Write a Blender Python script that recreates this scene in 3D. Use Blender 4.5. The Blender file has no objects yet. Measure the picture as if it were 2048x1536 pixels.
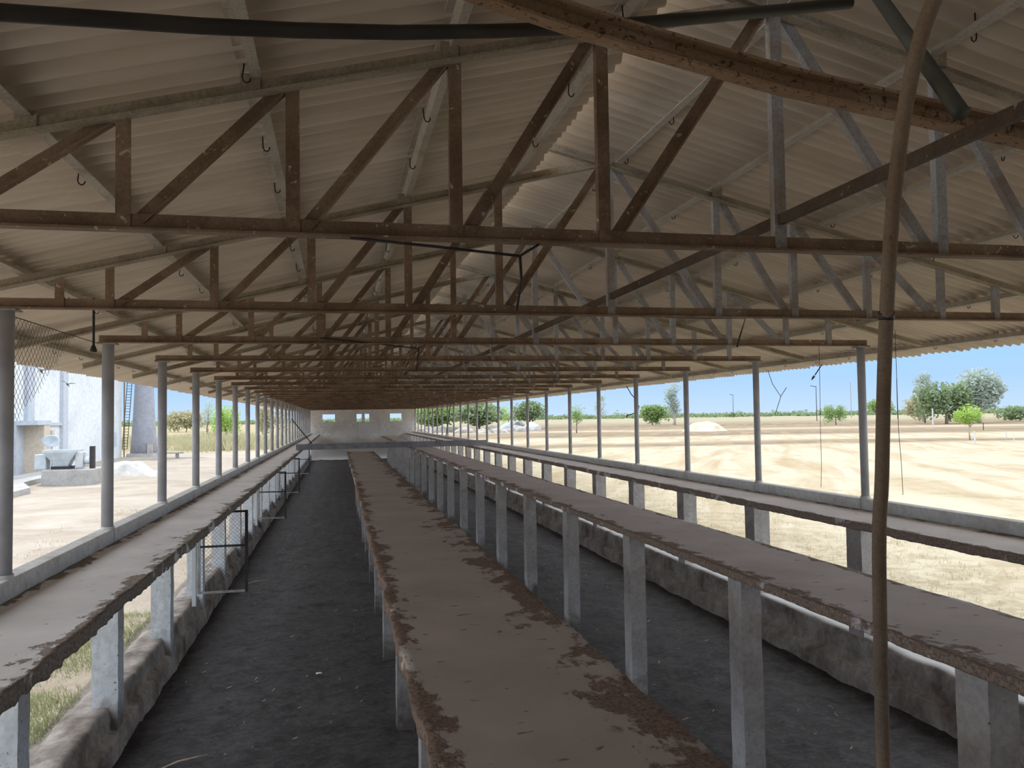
import bpy, bmesh, math, random
from mathutils import Vector, Matrix, noise

random.seed(7)
C = bpy.context.scene.collection
PI = math.pi

# ------------------------------------------------------------------ camera
FOC, YAW, PITCH, ROLL = 1604.0, 0.213934, 0.0412, -0.015117
_f = Vector((math.sin(YAW) * math.cos(PITCH), math.cos(YAW) * math.cos(PITCH), math.sin(PITCH)))
_r0 = Vector((math.cos(YAW), -math.sin(YAW), 0)); _u0 = _r0.cross(_f)
_r = math.cos(ROLL) * _r0 + math.sin(ROLL) * _u0
_u = -math.sin(ROLL) * _r0 + math.cos(ROLL) * _u0
cam = bpy.data.cameras.new('camera'); cam.sensor_width = 36.0
cam.lens = FOC / 2048 * 36.0; cam.clip_start = 0.05; cam.clip_end = 6000
camo = bpy.data.objects.new('camera', cam); C.objects.link(camo)
camo.matrix_world = Matrix(((_r.x, _u.x, -_f.x, 0), (_r.y, _u.y, -_f.y, 0), (_r.z, _u.z, -_f.z, 0), (0, 0, 0, 1)))
bpy.context.scene.camera = camo


def ray(px, py):
    return _f + _r * ((px - 1024) / FOC) - _u * ((py - 768) / FOC)


def on(px, py, ax, val):
    d = ray(px, py)
    return d * (val / d[ax])


# ------------------------------------------------------------------ shed measures (metres, eye at the origin)
Y1 = 4.264            # first truss in view
BAY = 3.0
NB = 26
XL, XR, XA = -2.655, 7.41, 2.56
ZS = -1.24            # top of sill
ZC = 0.945            # underside of bottom chords
FLOOR = -3.85
GROUND = -3.40
SL = 0.249
APEX = 2.445          # centre of top chord at the ridge
SHEET = 0.135         # sheet underside above chord centre
YEND = 80.0
LEDGE = -1.40


def chord_z(x):
    return APEX - SL * abs(x - XA)


# ------------------------------------------------------------------ materials
def new_mat(name):
    m = bpy.data.materials.new(name); m.use_nodes = True
    nt = m.node_tree; nt.nodes.clear()
    out = nt.nodes.new('ShaderNodeOutputMaterial'); b = nt.nodes.new('ShaderNodeBsdfPrincipled')
    nt.links.new(b.outputs[0], out.inputs[0])
    return m, nt, b


class N:
    def __init__(s, nt): s.nt = nt
    def node(s, t, **kw):
        n = s.nt.nodes.new(t)
        for k, v in kw.items(): setattr(n, k, v)
        return n
    def link(s, a, b): s.nt.links.new(a, b)
    def coord(s, scale=(1, 1, 1), kind='Object'):
        tc = s.node('ShaderNodeTexCoord'); mp = s.node('ShaderNodeMapping')
        mp.inputs['Scale'].default_value = scale
        s.link(tc.outputs[kind], mp.inputs[0]); return mp.outputs[0]
    def pos(s, scale=(1, 1, 1)):
        g = s.node('ShaderNodeNewGeometry'); mp = s.node('ShaderNodeMapping')
        mp.inputs['Scale'].default_value = scale
        s.link(g.outputs['Position'], mp.inputs[0]); return mp.outputs[0]
    def noise(s, vec, scale, detail=4, rough=.55, dist=0.0):
        n = s.node('ShaderNodeTexNoise'); n.inputs['Scale'].default_value = scale
        n.inputs['Detail'].default_value = detail; n.inputs['Roughness'].default_value = rough
        n.inputs['Distortion'].default_value = dist
        s.link(vec, n.inputs['Vector']); return n.outputs['Fac']
    def ramp(s, fac, stops, interp='LINEAR'):
        r = s.node('ShaderNodeValToRGB'); r.color_ramp.interpolation = interp
        el = r.color_ramp.elements
        while len(el) > 1: el.remove(el[-1])
        for i, (p, c) in enumerate(stops):
            e = el[0] if i == 0 else el.new(p)
            e.position = p; e.color = (c[0], c[1], c[2], 1) if not isinstance(c, (int, float)) else (c, c, c, 1)
        s.link(fac, r.inputs[0]); return r.outputs[0]
    def math(s, op, a, b=None, clamp=False):
        m = s.node('ShaderNodeMath', operation=op); m.use_clamp = clamp
        for i, v in enumerate((a, b)):
            if v is None: continue
            if isinstance(v, (int, float)): m.inputs[i].default_value = v
            else: s.link(v, m.inputs[i])
        return m.outputs[0]
    def mix(s, fac, a, b):
        m = s.node('ShaderNodeMix', data_type='RGBA')
        for i, v in ((0, fac), (6, a), (7, b)):
            if isinstance(v, (int, float)): m.inputs[i].default_value = v
            elif isinstance(v, tuple): m.inputs[i].default_value = (*v, 1)
            else: s.link(v, m.inputs[i])
        return m.outputs[2]
    def bump(s, h, bsdf, strength=.4, dist=.02):
        b = s.node('ShaderNodeBump'); b.inputs['Strength'].default_value = strength; b.inputs['Distance'].default_value = dist
        s.link(h, b.inputs['Height']); s.link(b.outputs[0], bsdf.inputs['Normal'])
    def sep(s, vec):
        n = s.node('ShaderNodeSeparateXYZ'); s.link(vec, n.inputs[0]); return n.outputs


def dusty_top(m, col, lo=.75):  # paler tint on up-facing faces paints skylight into the colour
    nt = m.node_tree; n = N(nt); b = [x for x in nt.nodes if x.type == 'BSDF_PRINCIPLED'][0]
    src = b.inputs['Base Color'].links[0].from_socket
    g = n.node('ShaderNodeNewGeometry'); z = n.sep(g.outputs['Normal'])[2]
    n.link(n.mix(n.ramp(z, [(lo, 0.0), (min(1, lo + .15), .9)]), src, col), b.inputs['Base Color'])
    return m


def plain(name, col, rough=.8, metal=0.0, var=.25, scale=6.0, bump=.0, spec=.3):
    m, nt, b = new_mat(name); n = N(nt)
    v = n.pos((1, 1, 1))
    f = n.noise(v, scale, 5, .6)
    lo = tuple(c * (1 - var) for c in col); hi = tuple(min(1, c * (1 + var)) for c in col)
    n.link(n.ramp(f, [(.3, lo), (.7, hi)]), b.inputs['Base Color'])
    b.inputs['Roughness'].default_value = rough; b.inputs['Metallic'].default_value = metal
    b.inputs['Specular IOR Level'].default_value = spec
    if bump: n.bump(n.noise(v, scale * 6, 4), b, bump, .01)
    return m


def rusty(name, steel, rust, fleck, a=.45, bsc=7.0, flk=.70):
    """old painted steel: large rust areas and small peeled flecks"""
    m, nt, b = new_mat(name); n = N(nt)
    v = n.pos()
    big = n.noise(v, 2.2, 5, .65, .4); small = n.noise(v, bsc * 3.5, 3, .6, .6)
    base = n.mix(n.ramp(big, [(a - .12, 0.0), (a + .12, 1.0)]), steel, rust)
    fine = n.noise(v, 60, 3, .6)
    base = n.mix(n.ramp(fine, [(.4, 0.0), (.75, .45)]), base, tuple(c * .5 for c in rust))
    col = n.mix(n.ramp(small, [(flk - .03, 0.0), (flk + .02, 1.0)]), base, fleck)
    n.link(col, b.inputs['Base Color'])
    b.inputs['Roughness'].default_value = .75; b.inputs['Specular IOR Level'].default_value = .25
    n.bump(fine, b, .25, .004)
    return m


def concrete(name, col, dirt, amt=.5, scale=2.0, rough=.9, low=None, lowcol=None, flecks=0.0):
    """wall concrete; LOW = (z0, z1): damp or dirt line rising from the ground"""
    m, nt, b = new_mat(name); n = N(nt)
    v = n.pos()
    f = n.noise(v, scale, 6, .65, .3); g = n.noise(v, scale * 9, 4, .6)
    c = n.mix(n.ramp(f, [(amt - .15, 1.0), (amt + .15, 0.0)]), col, dirt)
    c = n.mix(n.ramp(g, [(.3, .35), (.6, 0.0)]), c, tuple(x * .6 for x in dirt))
    if low:
        z = n.sep(n.pos())[2]
        z = n.math('ADD', z, n.math('MULTIPLY', n.math('SUBTRACT', f, .5), 1.1))
        mr = n.node('ShaderNodeMapRange'); mr.inputs[1].default_value = low[0]; mr.inputs[2].default_value = low[1]
        mr.inputs[3].default_value = 1; mr.inputs[4].default_value = 0
        n.link(z, mr.inputs[0]); c = n.mix(mr.outputs[0], c, lowcol)
    if flecks:
        s = n.noise(v, 26, 2, .5, .2)
        c = n.mix(n.ramp(s, [(flecks, 0.0), (flecks + .03, .85)]), c, (.06, .055, .05))
    n.link(c, b.inputs['Base Color']); b.inputs['Roughness'].default_value = rough
    b.inputs['Specular IOR Level'].default_value = .2
    n.bump(g, b, .3, .012)
    return m


def slab_mat(name, half, clean, dirt, right_w, left_w, shift=0.0):
    """concrete walkway top in object space: dried droppings lie along both edges in streaky patches"""
    m, nt, b = new_mat(name); n = N(nt)
    v = n.coord()
    x = n.sep(v)[0]
    nz = n.noise(n.coord((2.6, 1.5, 3)), 1.0, 6, .6, .3)
    nz2 = n.noise(n.coord((8, 6, 6)), 1.0, 5, .65, .3)
    big = n.noise(v, .45, 3, .5)
    er = n.math('SUBTRACT', half, x)
    el = n.math('ADD', half, x)
    def edge(e, w):
        t = n.math('DIVIDE', e, w)
        t = n.math('ADD', t, n.math('MULTIPLY', n.math('SUBTRACT', .5, nz), 3.2))
        t = n.math('ADD', t, n.math('MULTIPLY', n.math('SUBTRACT', .5, nz2), 2.0))
        t = n.math('ADD', t, n.math('MULTIPLY', n.math('SUBTRACT', .5, big), 1.6))
        mr = n.node('ShaderNodeMapRange'); mr.inputs[1].default_value = .30; mr.inputs[2].default_value = .48
        mr.inputs[3].default_value = 1; mr.inputs[4].default_value = 0
        n.link(t, mr.inputs[0]); return mr.outputs[0]
    mask = n.math('MAXIMUM', edge(er, right_w), edge(el, left_w))
    spots = n.ramp(n.noise(n.coord((2.2, 6, 5)), 2.2, 3, .5, .3), [(.685, 0.0), (.72, .8)])
    mask = n.math('MAXIMUM', mask, spots)
    fine = n.noise(v, 45, 4, .6)
    cl = n.mix(n.ramp(n.noise(v, 1.3, 5, .6), [(.3, 0.0), (.7, 1.0)]), tuple(c * .86 for c in clean), tuple(c * 1.1 for c in clean))
    dr = n.mix(n.ramp(fine, [(.35, 0.0), (.65, 1.0)]), tuple(c * .6 for c in dirt), tuple(c * 1.35 for c in dirt))
    n.link(n.mix(mask, cl, dr), b.inputs['Base Color'])
    b.inputs['Roughness'].default_value = .85; b.inputs['Specular IOR Level'].default_value = .25
    h = n.math('ADD', n.math('MULTIPLY', mask, .6), n.math('MULTIPLY', n.math('MULTIPLY', fine, mask), 1.2))
    n.bump(h, b, .55, .02)
    return m


M = {}
M['truss'] = rusty('weathered brown truss steel', (.36, .255, .18), (.21, .14, .092), (.55, .48, .39), .47, 5, .68)
M['chord'] = rusty('cream paint over brown steel', (.44, .38, .29), (.23, .175, .125), (.50, .44, .35), .58, 7, .72)
M['grey_steel'] = rusty('grey painted steel', (.42, .42, .43), (.27, .22, .18), (.55, .55, .56), .54, 6, .72)  # grey paint tone; also carries painted skylight on the field-side truss webs
M['tie'] = rusty('dark rusted tie bar', (.13, .10, .075), (.08, .055, .04), (.3, .27, .24), .5, 5, .70)
M['rust_beam'] = rusty('flaking rust', (.55, .45, .34), (.38, .25, .155), (.14, .08, .05), .36, 9, .62)
M['purlin'] = rusty('lime washed purlin steel', (.56, .51, .43), (.33, .27, .2), (.6, .56, .5), .62, 6, .74)
M['post'] = plain('grey painted pipe', (.43, .43, .455), .55, 0, .18, 3.0, .1, .45)
M['dark_pipe'] = plain('dark plastic pipe', (.045, .04, .035), .5, 0, .25, 4, 0, .4)
M['green_pipe'] = plain('dark olive pipe', (.075, .075, .06), .55, 0, .25, 4, 0, .4)
M['rust_pipe'] = rusty('rusted water pipe', (.30, .225, .16), (.24, .165, .11), (.14, .09, .06), .5, 9, .74)
M['iron'] = plain('dark iron', (.05, .045, .045), .6, .3, .3, 8)
M['wire'] = plain('galvanised wire', (.12, .11, .10), .6, .4, .3, 20)
M['whitewash'] = concrete('whitewashed sill', (.80, .79, .76), (.56, .51, .45), .36, 1.6)
M['pier'] = concrete('whitewashed pier', (.66, .68, .70), (.45, .43, .40), .33, 1.5, .9, (-3.6, -3.2), (.22, .19, .17), .68)
M['leg'] = concrete('grey column concrete', (.50, .47, .45), (.34, .28, .24), .40, 2.2, .9, (-3.7, -3.35), (.14, .12, .11), .72)
M['plinth'] = concrete('dirty plinth concrete', (.50, .44, .385), (.15, .115, .095), .48, 1.8, .95)
M['plinth_skylit'] = dusty_top(concrete('plinth concrete with painted skylit top', (.46, .40, .35), (.16, .125, .105), .48, 1.8, .95), (.54, .525, .51))  # pale top is skylight painted into the plinth colour
M['endwall'] = concrete('stained white end wall', (.86, .83, .79), (.66, .57, .49), .40, .5, .9, (-2.2, -1.5), (.50, .43, .38))
M['bwall'] = concrete('white plaster', (.74, .76, .78), (.60, .62, .64), .40, .35)
M['bgrey'] = concrete('grey plaster trim', (.52, .56, .62), (.44, .47, .52), .4, .6)
M['beige'] = concrete('beige plaster', (.62, .54, .44), (.5, .43, .35), .4, .6)
M['bdoor'] = plain('blue grey door', (.22, .27, .33), .6, 0, .15, 2)
M['grey_metal'] = plain('pale grey machine paint', (.50, .55, .58), .5, 0, .15, 2.5)
M['tower'] = concrete('grey tower render', (.36, .37, .42), (.29, .29, .32), .45, .4)
M['concrete'] = concrete('pale site concrete', (.44, .435, .425), (.32, .30, .28), .42, 1.2)
M['lime'] = plain('white lime heap', (.50, .485, .455), .95, 0, .16, 2, .5)
M['sandheap'] = plain('pale sand heap', (.58, .48, .36), .95, 0, .15, .8, .3)
M['timber'] = plain('grey timber', (.30, .285, .28), .85, 0, .25, 3, .2)
M['bark'] = plain('bark', (.22, .18, .14), .95, 0, .3, 4, .4)
M['palebark'] = plain('pale bark', (.42, .38, .33), .95, 0, .3, 4, .4)
M['rock'] = plain('pale broken masonry', (.34, .31, .28), .95, 0, .5, 1.2, .4)
M['tarp'] = plain('grey blue sheet', (.34, .37, .42), .8, 0, .1, 1)
M['whitepaint'] = plain('white paint', (.54, .55, .56), .7, 0, .08, 3)
M['stick'] = plain('dry stick', (.46, .38, .30), .9, 0, .25, 9)
M['scrap'] = plain('white scrap', (.8, .8, .78), .9, 0, .1, 9)


def sheet_mat():
    m, nt, b = new_mat('weathered fibre cement sheet'); n = N(nt)
    v = n.pos()
    st = n.noise(n.pos((.5, 3.0, .5)), 1.4, 5, .6, .2)
    cl = n.noise(v, .55, 4, .6, .5)
    c = n.ramp(st, [(.25, (.57, .48, .385)), (.55, (.68, .585, .475)), (.8, (.75, .675, .57))])
    c = n.mix(n.ramp(cl, [(.56, 0.0), (.74, .55)]), c, (.38, .315, .25))
    n.link(c, b.inputs['Base Color']); b.inputs['Roughness'].default_value = .9
    b.inputs['Specular IOR Level'].default_value = .15
    n.bump(n.noise(v, 30, 4), b, .15, .006)
    return m
M['sheet'] = sheet_mat()


def soil_mat():
    m, nt, b = new_mat('dark manure floor'); n = N(nt)
    v = n.pos()
    a = n.noise(v, .8, 6, .65, .4); g = n.noise(n.pos((1, 1.6, 1)), 11, 5, .7, .4)
    c = n.ramp(a, [(.3, (.040, .035, .034)), (.55, (.062, .055, .054)), (.75, (.095, .087, .088))])
    c = n.mix(n.ramp(g, [(.42, .0), (.72, .75)]), c, (.13, .12, .122))
    md = n.noise(v, 3.2, 5, .7, .5)
    c = n.mix(n.ramp(md, [(.46, 0.0), (.66, .7)]), c, (.022, .019, .02))
    gr = n.noise(v, .37, 4, .6, .8)
    c = n.mix(n.ramp(gr, [(.66, 0.0), (.76, .5)]), c, (.06, .075, .04))
    n.link(c, b.inputs['Base Color']); b.inputs['Roughness'].default_value = .8
    b.inputs['Specular IOR Level'].default_value = .35
    n.bump(g, b, .8, .05)
    return m
M['soil'] = soil_mat()


def ground_mat():
    m, nt, b = new_mat('dry sandy ground'); n = N(nt)
    v = n.pos()
    s = n.sep(v)
    u = n.math('ADD', n.math('MULTIPLY', s[0], math.sin(YAW)), n.math('MULTIPLY', s[1], math.cos(YAW)))
    w1 = n.noise(v, .018, 5, .6); w2 = n.noise(v, .09, 4, .6)
    ud = n.math('ADD', u, n.math('MULTIPLY', n.math('SUBTRACT', w1, .5), 26.0))
    ud = n.math('ADD', ud, n.math('MULTIPLY', n.math('SUBTRACT', w2, .5), 10.0))
    f = n.math('DIVIDE', ud, 400.0)
    sand = (.42, .368, .275); scrub = (.17, .135, .10); pale = (.42, .36, .27); brown = (.23, .18, .13)
    field = n.ramp(f, [(0.0, sand), (.205, sand), (.222, scrub), (.235, brown), (.25, pale), (.30, sand), (.33, scrub), (.40, brown),
                       (.45, pale), (.475, brown), (.6, scrub), (1.0, (.30, .28, .20))])
    # soft drifts and stubble
    ac = n.math('SUBTRACT', n.math('MULTIPLY', s[0], .88), n.math('MULTIPLY', s[1], .47))
    al = n.math('ADD', n.math('MULTIPLY', s[0], .47), n.math('MULTIPLY', s[1], .88))
    cb = n.node('ShaderNodeCombineXYZ'); n.link(n.math('MULTIPLY', ac, .42), cb.inputs[0]); n.link(n.math('MULTIPLY', al, .055), cb.inputs[1])
    dr = n.noise(cb.outputs[0], 1.0, 5, .6, .8)
    field = n.mix(n.ramp(dr, [(.44, 0.0), (.66, .8)]), field, (.30, .225, .135))
    mo = n.noise(v, .5, 5, .7, .6)
    field = n.mix(n.ramp(mo, [(.54, 0.0), (.70, .6)]), field, (.23, .20, .11))
    st = n.noise(v, 1.1, 5, .7, .5)
    field = n.mix(n.ramp(st, [(.64, 0.0), (.76, .45)]), field, (.22, .18, .10))
    nr = n.ramp(n.math('DIVIDE', n.math('ADD', s[0], n.math('MULTIPLY', w2, 6.0)), 40.0), [(.30, 1.0), (.52, 0.0)])
    patch = n.ramp(n.noise(v, 1.7, 6, .75, .8), [(.40, 0.0), (.62, .85)])
    field = n.mix(n.math('MULTIPLY', nr, patch), field, (.20, .165, .095))
    # yard on the other side of the shed: trampled grey-beige dirt, then dry grass
    yard = n.ramp(n.noise(v, .35, 6, .65, .6), [(.3, (.31, .26, .21)), (.5, (.39, .34, .285)), (.72, (.45, .405, .35))])
    yard = n.mix(n.ramp(n.noise(v, 1.6, 5, .7), [(.6, 0.0), (.75, .5)]), yard, (.22, .18, .13))
    far = n.math('DIVIDE', n.math('ADD', s[1], n.math('MULTIPLY', n.math('SUBTRACT', w2, .5), 18.0)), 140.0)
    yard = n.mix(n.ramp(far, [(.62, 0.0), (.74, 1.0)]), yard, (.32, .27, .17))
    side = n.math('GREATER_THAN', s[0], 2.0)
    n.link(n.mix(side, yard, field), b.inputs['Base Color'])
    b.inputs['Roughness'].default_value = 1.0; b.inputs['Specular IOR Level'].default_value = .05
    h = n.math('ADD', n.math('MULTIPLY', dr, 2.0), n.noise(v, 5, 5, .7))
    n.bump(h, b, .5, .12)
    return m
M['ground'] = ground_mat()


def leaf_mat(name, lo, hi):
    m, nt, b = new_mat(name); n = N(nt)
    f = n.noise(n.pos(), .8, 3, .6)
    c = n.ramp(f, [(.3, lo), (.7, hi)])
    n.link(c, b.inputs['Base Color']); b.inputs['Roughness'].default_value = .75
    b.inputs['Specular IOR Level'].default_value = .2
    tr = n.node('ShaderNodeBsdfTranslucent'); n.link(c, tr.inputs[0])
    mx = n.node('ShaderNodeMixShader'); mx.inputs[0].default_value = .35
    out = [x for x in nt.nodes if x.type == 'OUTPUT_MATERIAL'][0]
    n.link(b.outputs[0], mx.inputs[1]); n.link(tr.outputs[0], mx.inputs[2]); n.link(mx.outputs[0], out.inputs[0])
    return m
M['leaf_green'] = leaf_mat('green leaves', (0.2, 0.3, 0.11), (0.36, 0.48, 0.19))  # tree leaf colours below are lightened in place of distance haze
M['leaf_dark'] = leaf_mat('dark green leaves', (0.16, 0.22, 0.12), (0.3, 0.38, 0.2))
M['leaf_lime'] = leaf_mat('bright green leaves', (0.3, 0.46, 0.1), (0.48, 0.62, 0.18))
M['leaf_grey'] = leaf_mat('grey green eucalyptus leaves', (0.33, 0.39, 0.33), (0.48, 0.54, 0.47))  # eucalyptus grey-green, paled so distance haze sits in the leaf colour
M['leaf_dry'] = leaf_mat('dry shrub leaves', (0.36, 0.34, 0.21), (0.52, 0.48, 0.31))
M['straw'] = leaf_mat('dry straw', (.36, .30, .18), (.52, .45, .29))
M['weed'] = leaf_mat('green weeds', (.28, .31, .15), (.44, .46, .26))


# ------------------------------------------------------------------ mesh building
class MB:
    def __init__(s): s.v = []; s.f = []

    def add(s, vs, fs):
        o = len(s.v); s.v += [tuple(v) for v in vs]; s.f += [tuple(i + o for i in f) for f in fs]
        return s

    def box(s, x0, x1, y0, y1, z0, z1):
        v = [(x, y, z) for x in (x0, x1) for y in (y0, y1) for z in (z0, z1)]
        return s.add(v, [(0, 1, 3, 2), (4, 6, 7, 5), (0, 4, 5, 1), (2, 3, 7, 6), (0, 2, 6, 4), (1, 5, 7, 3)])

    def prism(s, p, q, prof, up=(0, 0, 1)):
        """sweep the closed profile [(a, b)] from p to q; a runs sideways, b along UP"""
        p = Vector(p); q = Vector(q); d = (q - p).normalized(); up = Vector(up)
        a = d.cross(up)
        if a.length < 1e-5: a = d.cross(Vector((0, 1, 0)))
        a.normalize(); b = a.cross(d)
        n = len(prof)
        vs = [p + a * i + b * j for i, j in prof] + [q + a * i + b * j for i, j in prof]
        fs = [(k, (k + 1) % n, n + (k + 1) % n, n + k) for k in range(n)]
        fs += [tuple(range(n - 1, -1, -1)), tuple(range(n, 2 * n))]
        return s.add(vs, fs)

    def bar(s, p, q, w, h, up=(0, 0, 1)):
        return s.prism(p, q, [(-w / 2, -h / 2), (w / 2, -h / 2), (w / 2, h / 2), (-w / 2, h / 2)], up)

    def angle(s, p, q, w, h, t=.01, up=(0, 0, 1), flip=False):
        """steel angle: upright leg of height h, flange of width w at the bottom"""
        k = -1 if flip else 1
        pr = [(0, -h / 2), (k * w, -h / 2), (k * w, -h / 2 + t), (k * t, -h / 2 + t), (k * t, h / 2), (0, h / 2)]
        if flip: pr = pr[::-1]
        return s.prism(p, q, pr, up)

    def sweep(s, pts, prof):
        pts = [Vector(p) for p in pts]; n = len(prof); m = len(pts); rows = []
        for i, p in enumerate(pts):
            d = (pts[min(i + 1, m - 1)] - pts[max(i - 1, 0)]).normalized()
            a = d.cross(Vector((0, 0, 1))).normalized(); b = a.cross(d)
            rows.append([p + a * x + b * y for x, y in prof])
        o = len(s.v); s.grid(rows, True)
        s.f.append(tuple(o + k for k in range(n - 1, -1, -1))); s.f.append(tuple(o + (m - 1) * n + k for k in range(n)))
        return s

    def tube(s, pts, r, n=10, cap=True):
        pts = [Vector(p) for p in pts]; rs = r if isinstance(r, (list, tuple)) else [r] * len(pts)
        ref = None; base = len(s.v); m = len(pts)
        for i, p in enumerate(pts):
            d = (pts[min(i + 1, m - 1)] - pts[max(i - 1, 0)]).normalized()
            if ref is None:
                ref = d.cross(Vector((0, 0, 1)))
                if ref.length < .05: ref = d.cross(Vector((0, 1, 0)))
            ref = (ref - d * ref.dot(d)).normalized(); b = d.cross(ref)
            for k in range(n):
                t = 2 * PI * k / n
                s.v.append(tuple(p + ref * math.cos(t) * rs[i] + b * math.sin(t) * rs[i]))
        for i in range(m - 1):
            for k in range(n):
                a = base + i * n + k; c = base + i * n + (k + 1) % n
                s.f.append((a, c, c + n, a + n))
        if cap:
            s.f.append(tuple(base + k for k in range(n - 1, -1, -1)))
            s.f.append(tuple(base + (m - 1) * n + k for k in range(n)))
        return s

    def grid(s, rows, closed=False):
        """rows of equal length -> quads"""
        o = len(s.v); n = len(rows[0])
        for r in rows: s.v += [tuple(p) for p in r]
        for i in range(len(rows) - 1):
            for k in range(n if closed else n - 1):
                k2 = (k + 1) % n
                s.f.append((o + i * n + k, o + i * n + k2, o + (i + 1) * n + k2, o + (i + 1) * n + k))
        return s

    def data(s, name, smooth=False):
        me = bpy.data.meshes.new(name); me.from_pydata(s.v, [], s.f); me.update()
        bm = bmesh.new(); bm.from_mesh(me); bmesh.ops.recalc_face_normals(bm, faces=bm.faces); bm.to_mesh(me); bm.free()
        if smooth: me.polygons.foreach_set('use_smooth', [True] * len(me.polygons))
        return me

    def build(s, name, mat, parent=None, smooth=False, bevel=0.0):
        me = s.data(name, smooth); me.materials.append(mat)
        o = bpy.data.objects.new(name, me); C.objects.link(o)
        if parent is not None: o.parent = parent
        if bevel:
            md = o.modifiers.new('bevel', 'BEVEL'); md.width = bevel; md.segments = 2; md.limit_method = 'ANGLE'
        return o


def tag(o, label=None, cat=None, group=None, kind=None):
    if label: o['label'] = label
    if cat: o['category'] = cat
    if group: o['group'] = group
    if kind: o['kind'] = kind
    return o


def empty(name, loc, label, cat, group=None):
    o = bpy.data.objects.new(name, None); C.objects.link(o); o.location = loc; o.empty_display_size = .2
    return tag(o, label, cat, group)


KIDS = {}
def copy_tree(o, parent=None):
    c = o.copy(); C.objects.link(c)
    if parent is not None: c.parent = parent
    for ch in KIDS.get(o.name, []):
        copy_tree(ch, c)
    return c


def snap_kids():
    KIDS.clear()
    for o in bpy.data.objects:
        if o.parent is not None: KIDS.setdefault(o.parent.name, []).append(o)


ORD = ['first', 'second', 'third', 'fourth', 'fifth', 'sixth', 'seventh', 'eighth', 'ninth', 'tenth', 'eleventh', 'twelfth', 'thirteenth',
       'fourteenth', 'fifteenth', 'sixteenth', 'seventeenth', 'eighteenth', 'nineteenth', 'twentieth', 'twenty-first', 'twenty-second',
       'twenty-third', 'twenty-fourth', 'twenty-fifth', 'twenty-sixth', 'twenty-seventh', 'twenty-eighth']


def nz(x, y, z=0.0):
    return noise.noise(Vector((x, y, z)))


# ------------------------------------------------------------------ ground, floor, walls
def make_ground():
    def lst(a, b, step): 
        n = max(1, round((b - a) / step)); return [a + (b - a) * i / n for i in range(n)]
    xs = [-1500, -900, -500, -300, -200, -140, -100, -75] + lst(-60, -12, 3) + lst(-12, -2.95, .75) + lst(-2.95, 7.6, 5.275) + lst(7.6, 16, .8) + lst(16, 60, 3) + [60, 70, 85, 100, 125, 160, 200, 260, 340, 500, 800, 1500]
    ys = [-60, -30, -12] + lst(-3, 20, .9) + lst(20, 80.3, 3) + [80.3, 86, 92, 100, 110, 120, 135, 150, 170, 200, 240, 300, 400, 600, 900, 1400, 2500]
    mb = MB(); idx = {}
    for i, x in enumerate(xs):
        for j, y in enumerate(ys):
            edge = -3.2 < x < 7.9 and y < 81
            d = 0.0 if edge else (.10 * nz(x * .25, y * .25) + .05 * nz(x * .9, y * .9, 3))
            if math.hypot(x, y) > 250: d = 0.0
            idx[i, j] = len(mb.v); mb.v.append((x, y, GROUND + d))
    for i in range(len(xs) - 1):
        for j in range(len(ys) - 1):
            cx = (xs[i] + xs[i + 1]) / 2; cy = (ys[j] + ys[j + 1]) / 2
            if -2.95 < cx < 7.6 and -3 < cy < 80.3: continue
            mb.f.append((idx[i, j], idx[i + 1, j], idx[i + 1, j + 1], idx[i, j + 1]))
    tag(mb.build('ground', M['ground'], smooth=True), kind='structure')
make_ground()


def make_floor():
    mb = MB(); rows = []
    y = -1.5
    while y <= 80.2:
        st = .09 if y < 12 else (.25 if y < 30 else .8)
        r = []
        x = -2.6
        while x < 7.45:
            z = FLOOR + .035 * nz(x * 1.3, y * 1.3) + .03 * nz(x * 4, y * 4, 2)
            if y < 12: z += .022 * nz(x * 11, y * 11, 5)
            r.append((x, y, z)); x += .1
        rows.append(r); y += st
    mb.grid(rows)
    tag(mb.build('floor', M['soil'], smooth=True), kind='structure')
make_floor()


def rough_wall(name, prof, y0, y1, mat, amp=.03, step=.12):
    """low wall whose cross-section PROF is swept along the shed with a worn, crumbling surface"""
    mb = MB(); rows = []; y = y0
    pts = []
    for (a, b), (c, d) in zip(prof[:-1], prof[1:]):
        k = max(1, int(math.hypot(c - a, d - b) / .09))
        pts += [(a + (c - a) * i / k, b + (d - b) * i / k) for i in range(k)]
    pts.append(prof[-1])
    while y < y1 + 1e-6:
        rows.append([(x + amp * nz(x * 3, y * 2.3, z * 3), y, z + amp * (nz(x * 4 + 9, y * 3.1, z * 4) + .5 * nz(x * 9, y * 8, z))) for x, z in pts])
        y += step if y < 25 else .6
    mb.grid(rows)
    return tag(mb.build(name, mat, smooth=True), kind='structure')

rough_wall('wall_left', [(-3.12, -3.6), (-3.08, -3.36), (-2.98, -3.31), (-2.65, -3.28), (-2.62, -3.32), (-2.60, -3.55), (-2.53, -3.57), (-2.51, -3.62), (-2.50, -3.95)], -1.2, 79.9, M['plinth'], .03)
rough_wall('wall_right', [(7.66, -3.6), (7.62, -3.27), (7.58, -3.2), (7.26, -3.19), (7.22, -3.24), (7.2, -3.56), (7.08, -3.58), (7.06, -3.64), (7.05, -3.95)], -1.2, 79.9, M['plinth_skylit'], .022)

# end wall with its four small openings, and the gable over it
def wall_holes(mb, x0, x1, z0, z1, y0, y1, holes):
    xs = sorted({x0, x1, *[h[0] for h in holes], *[h[1] for h in holes]}); zs = sorted({z0, z1, *[h[2] for h in holes], *[h[3] for h in holes]})
    for a, b in zip(xs[:-1], xs[1:]):
        for c, d in zip(zs[:-1], zs[1:]):
            if any(h[0] <= (a + b) / 2 <= h[1] and h[2] <= (c + d) / 2 <= h[3] for h in holes): continue
            mb.box(a, b, y0, y1, c, d)

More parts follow.
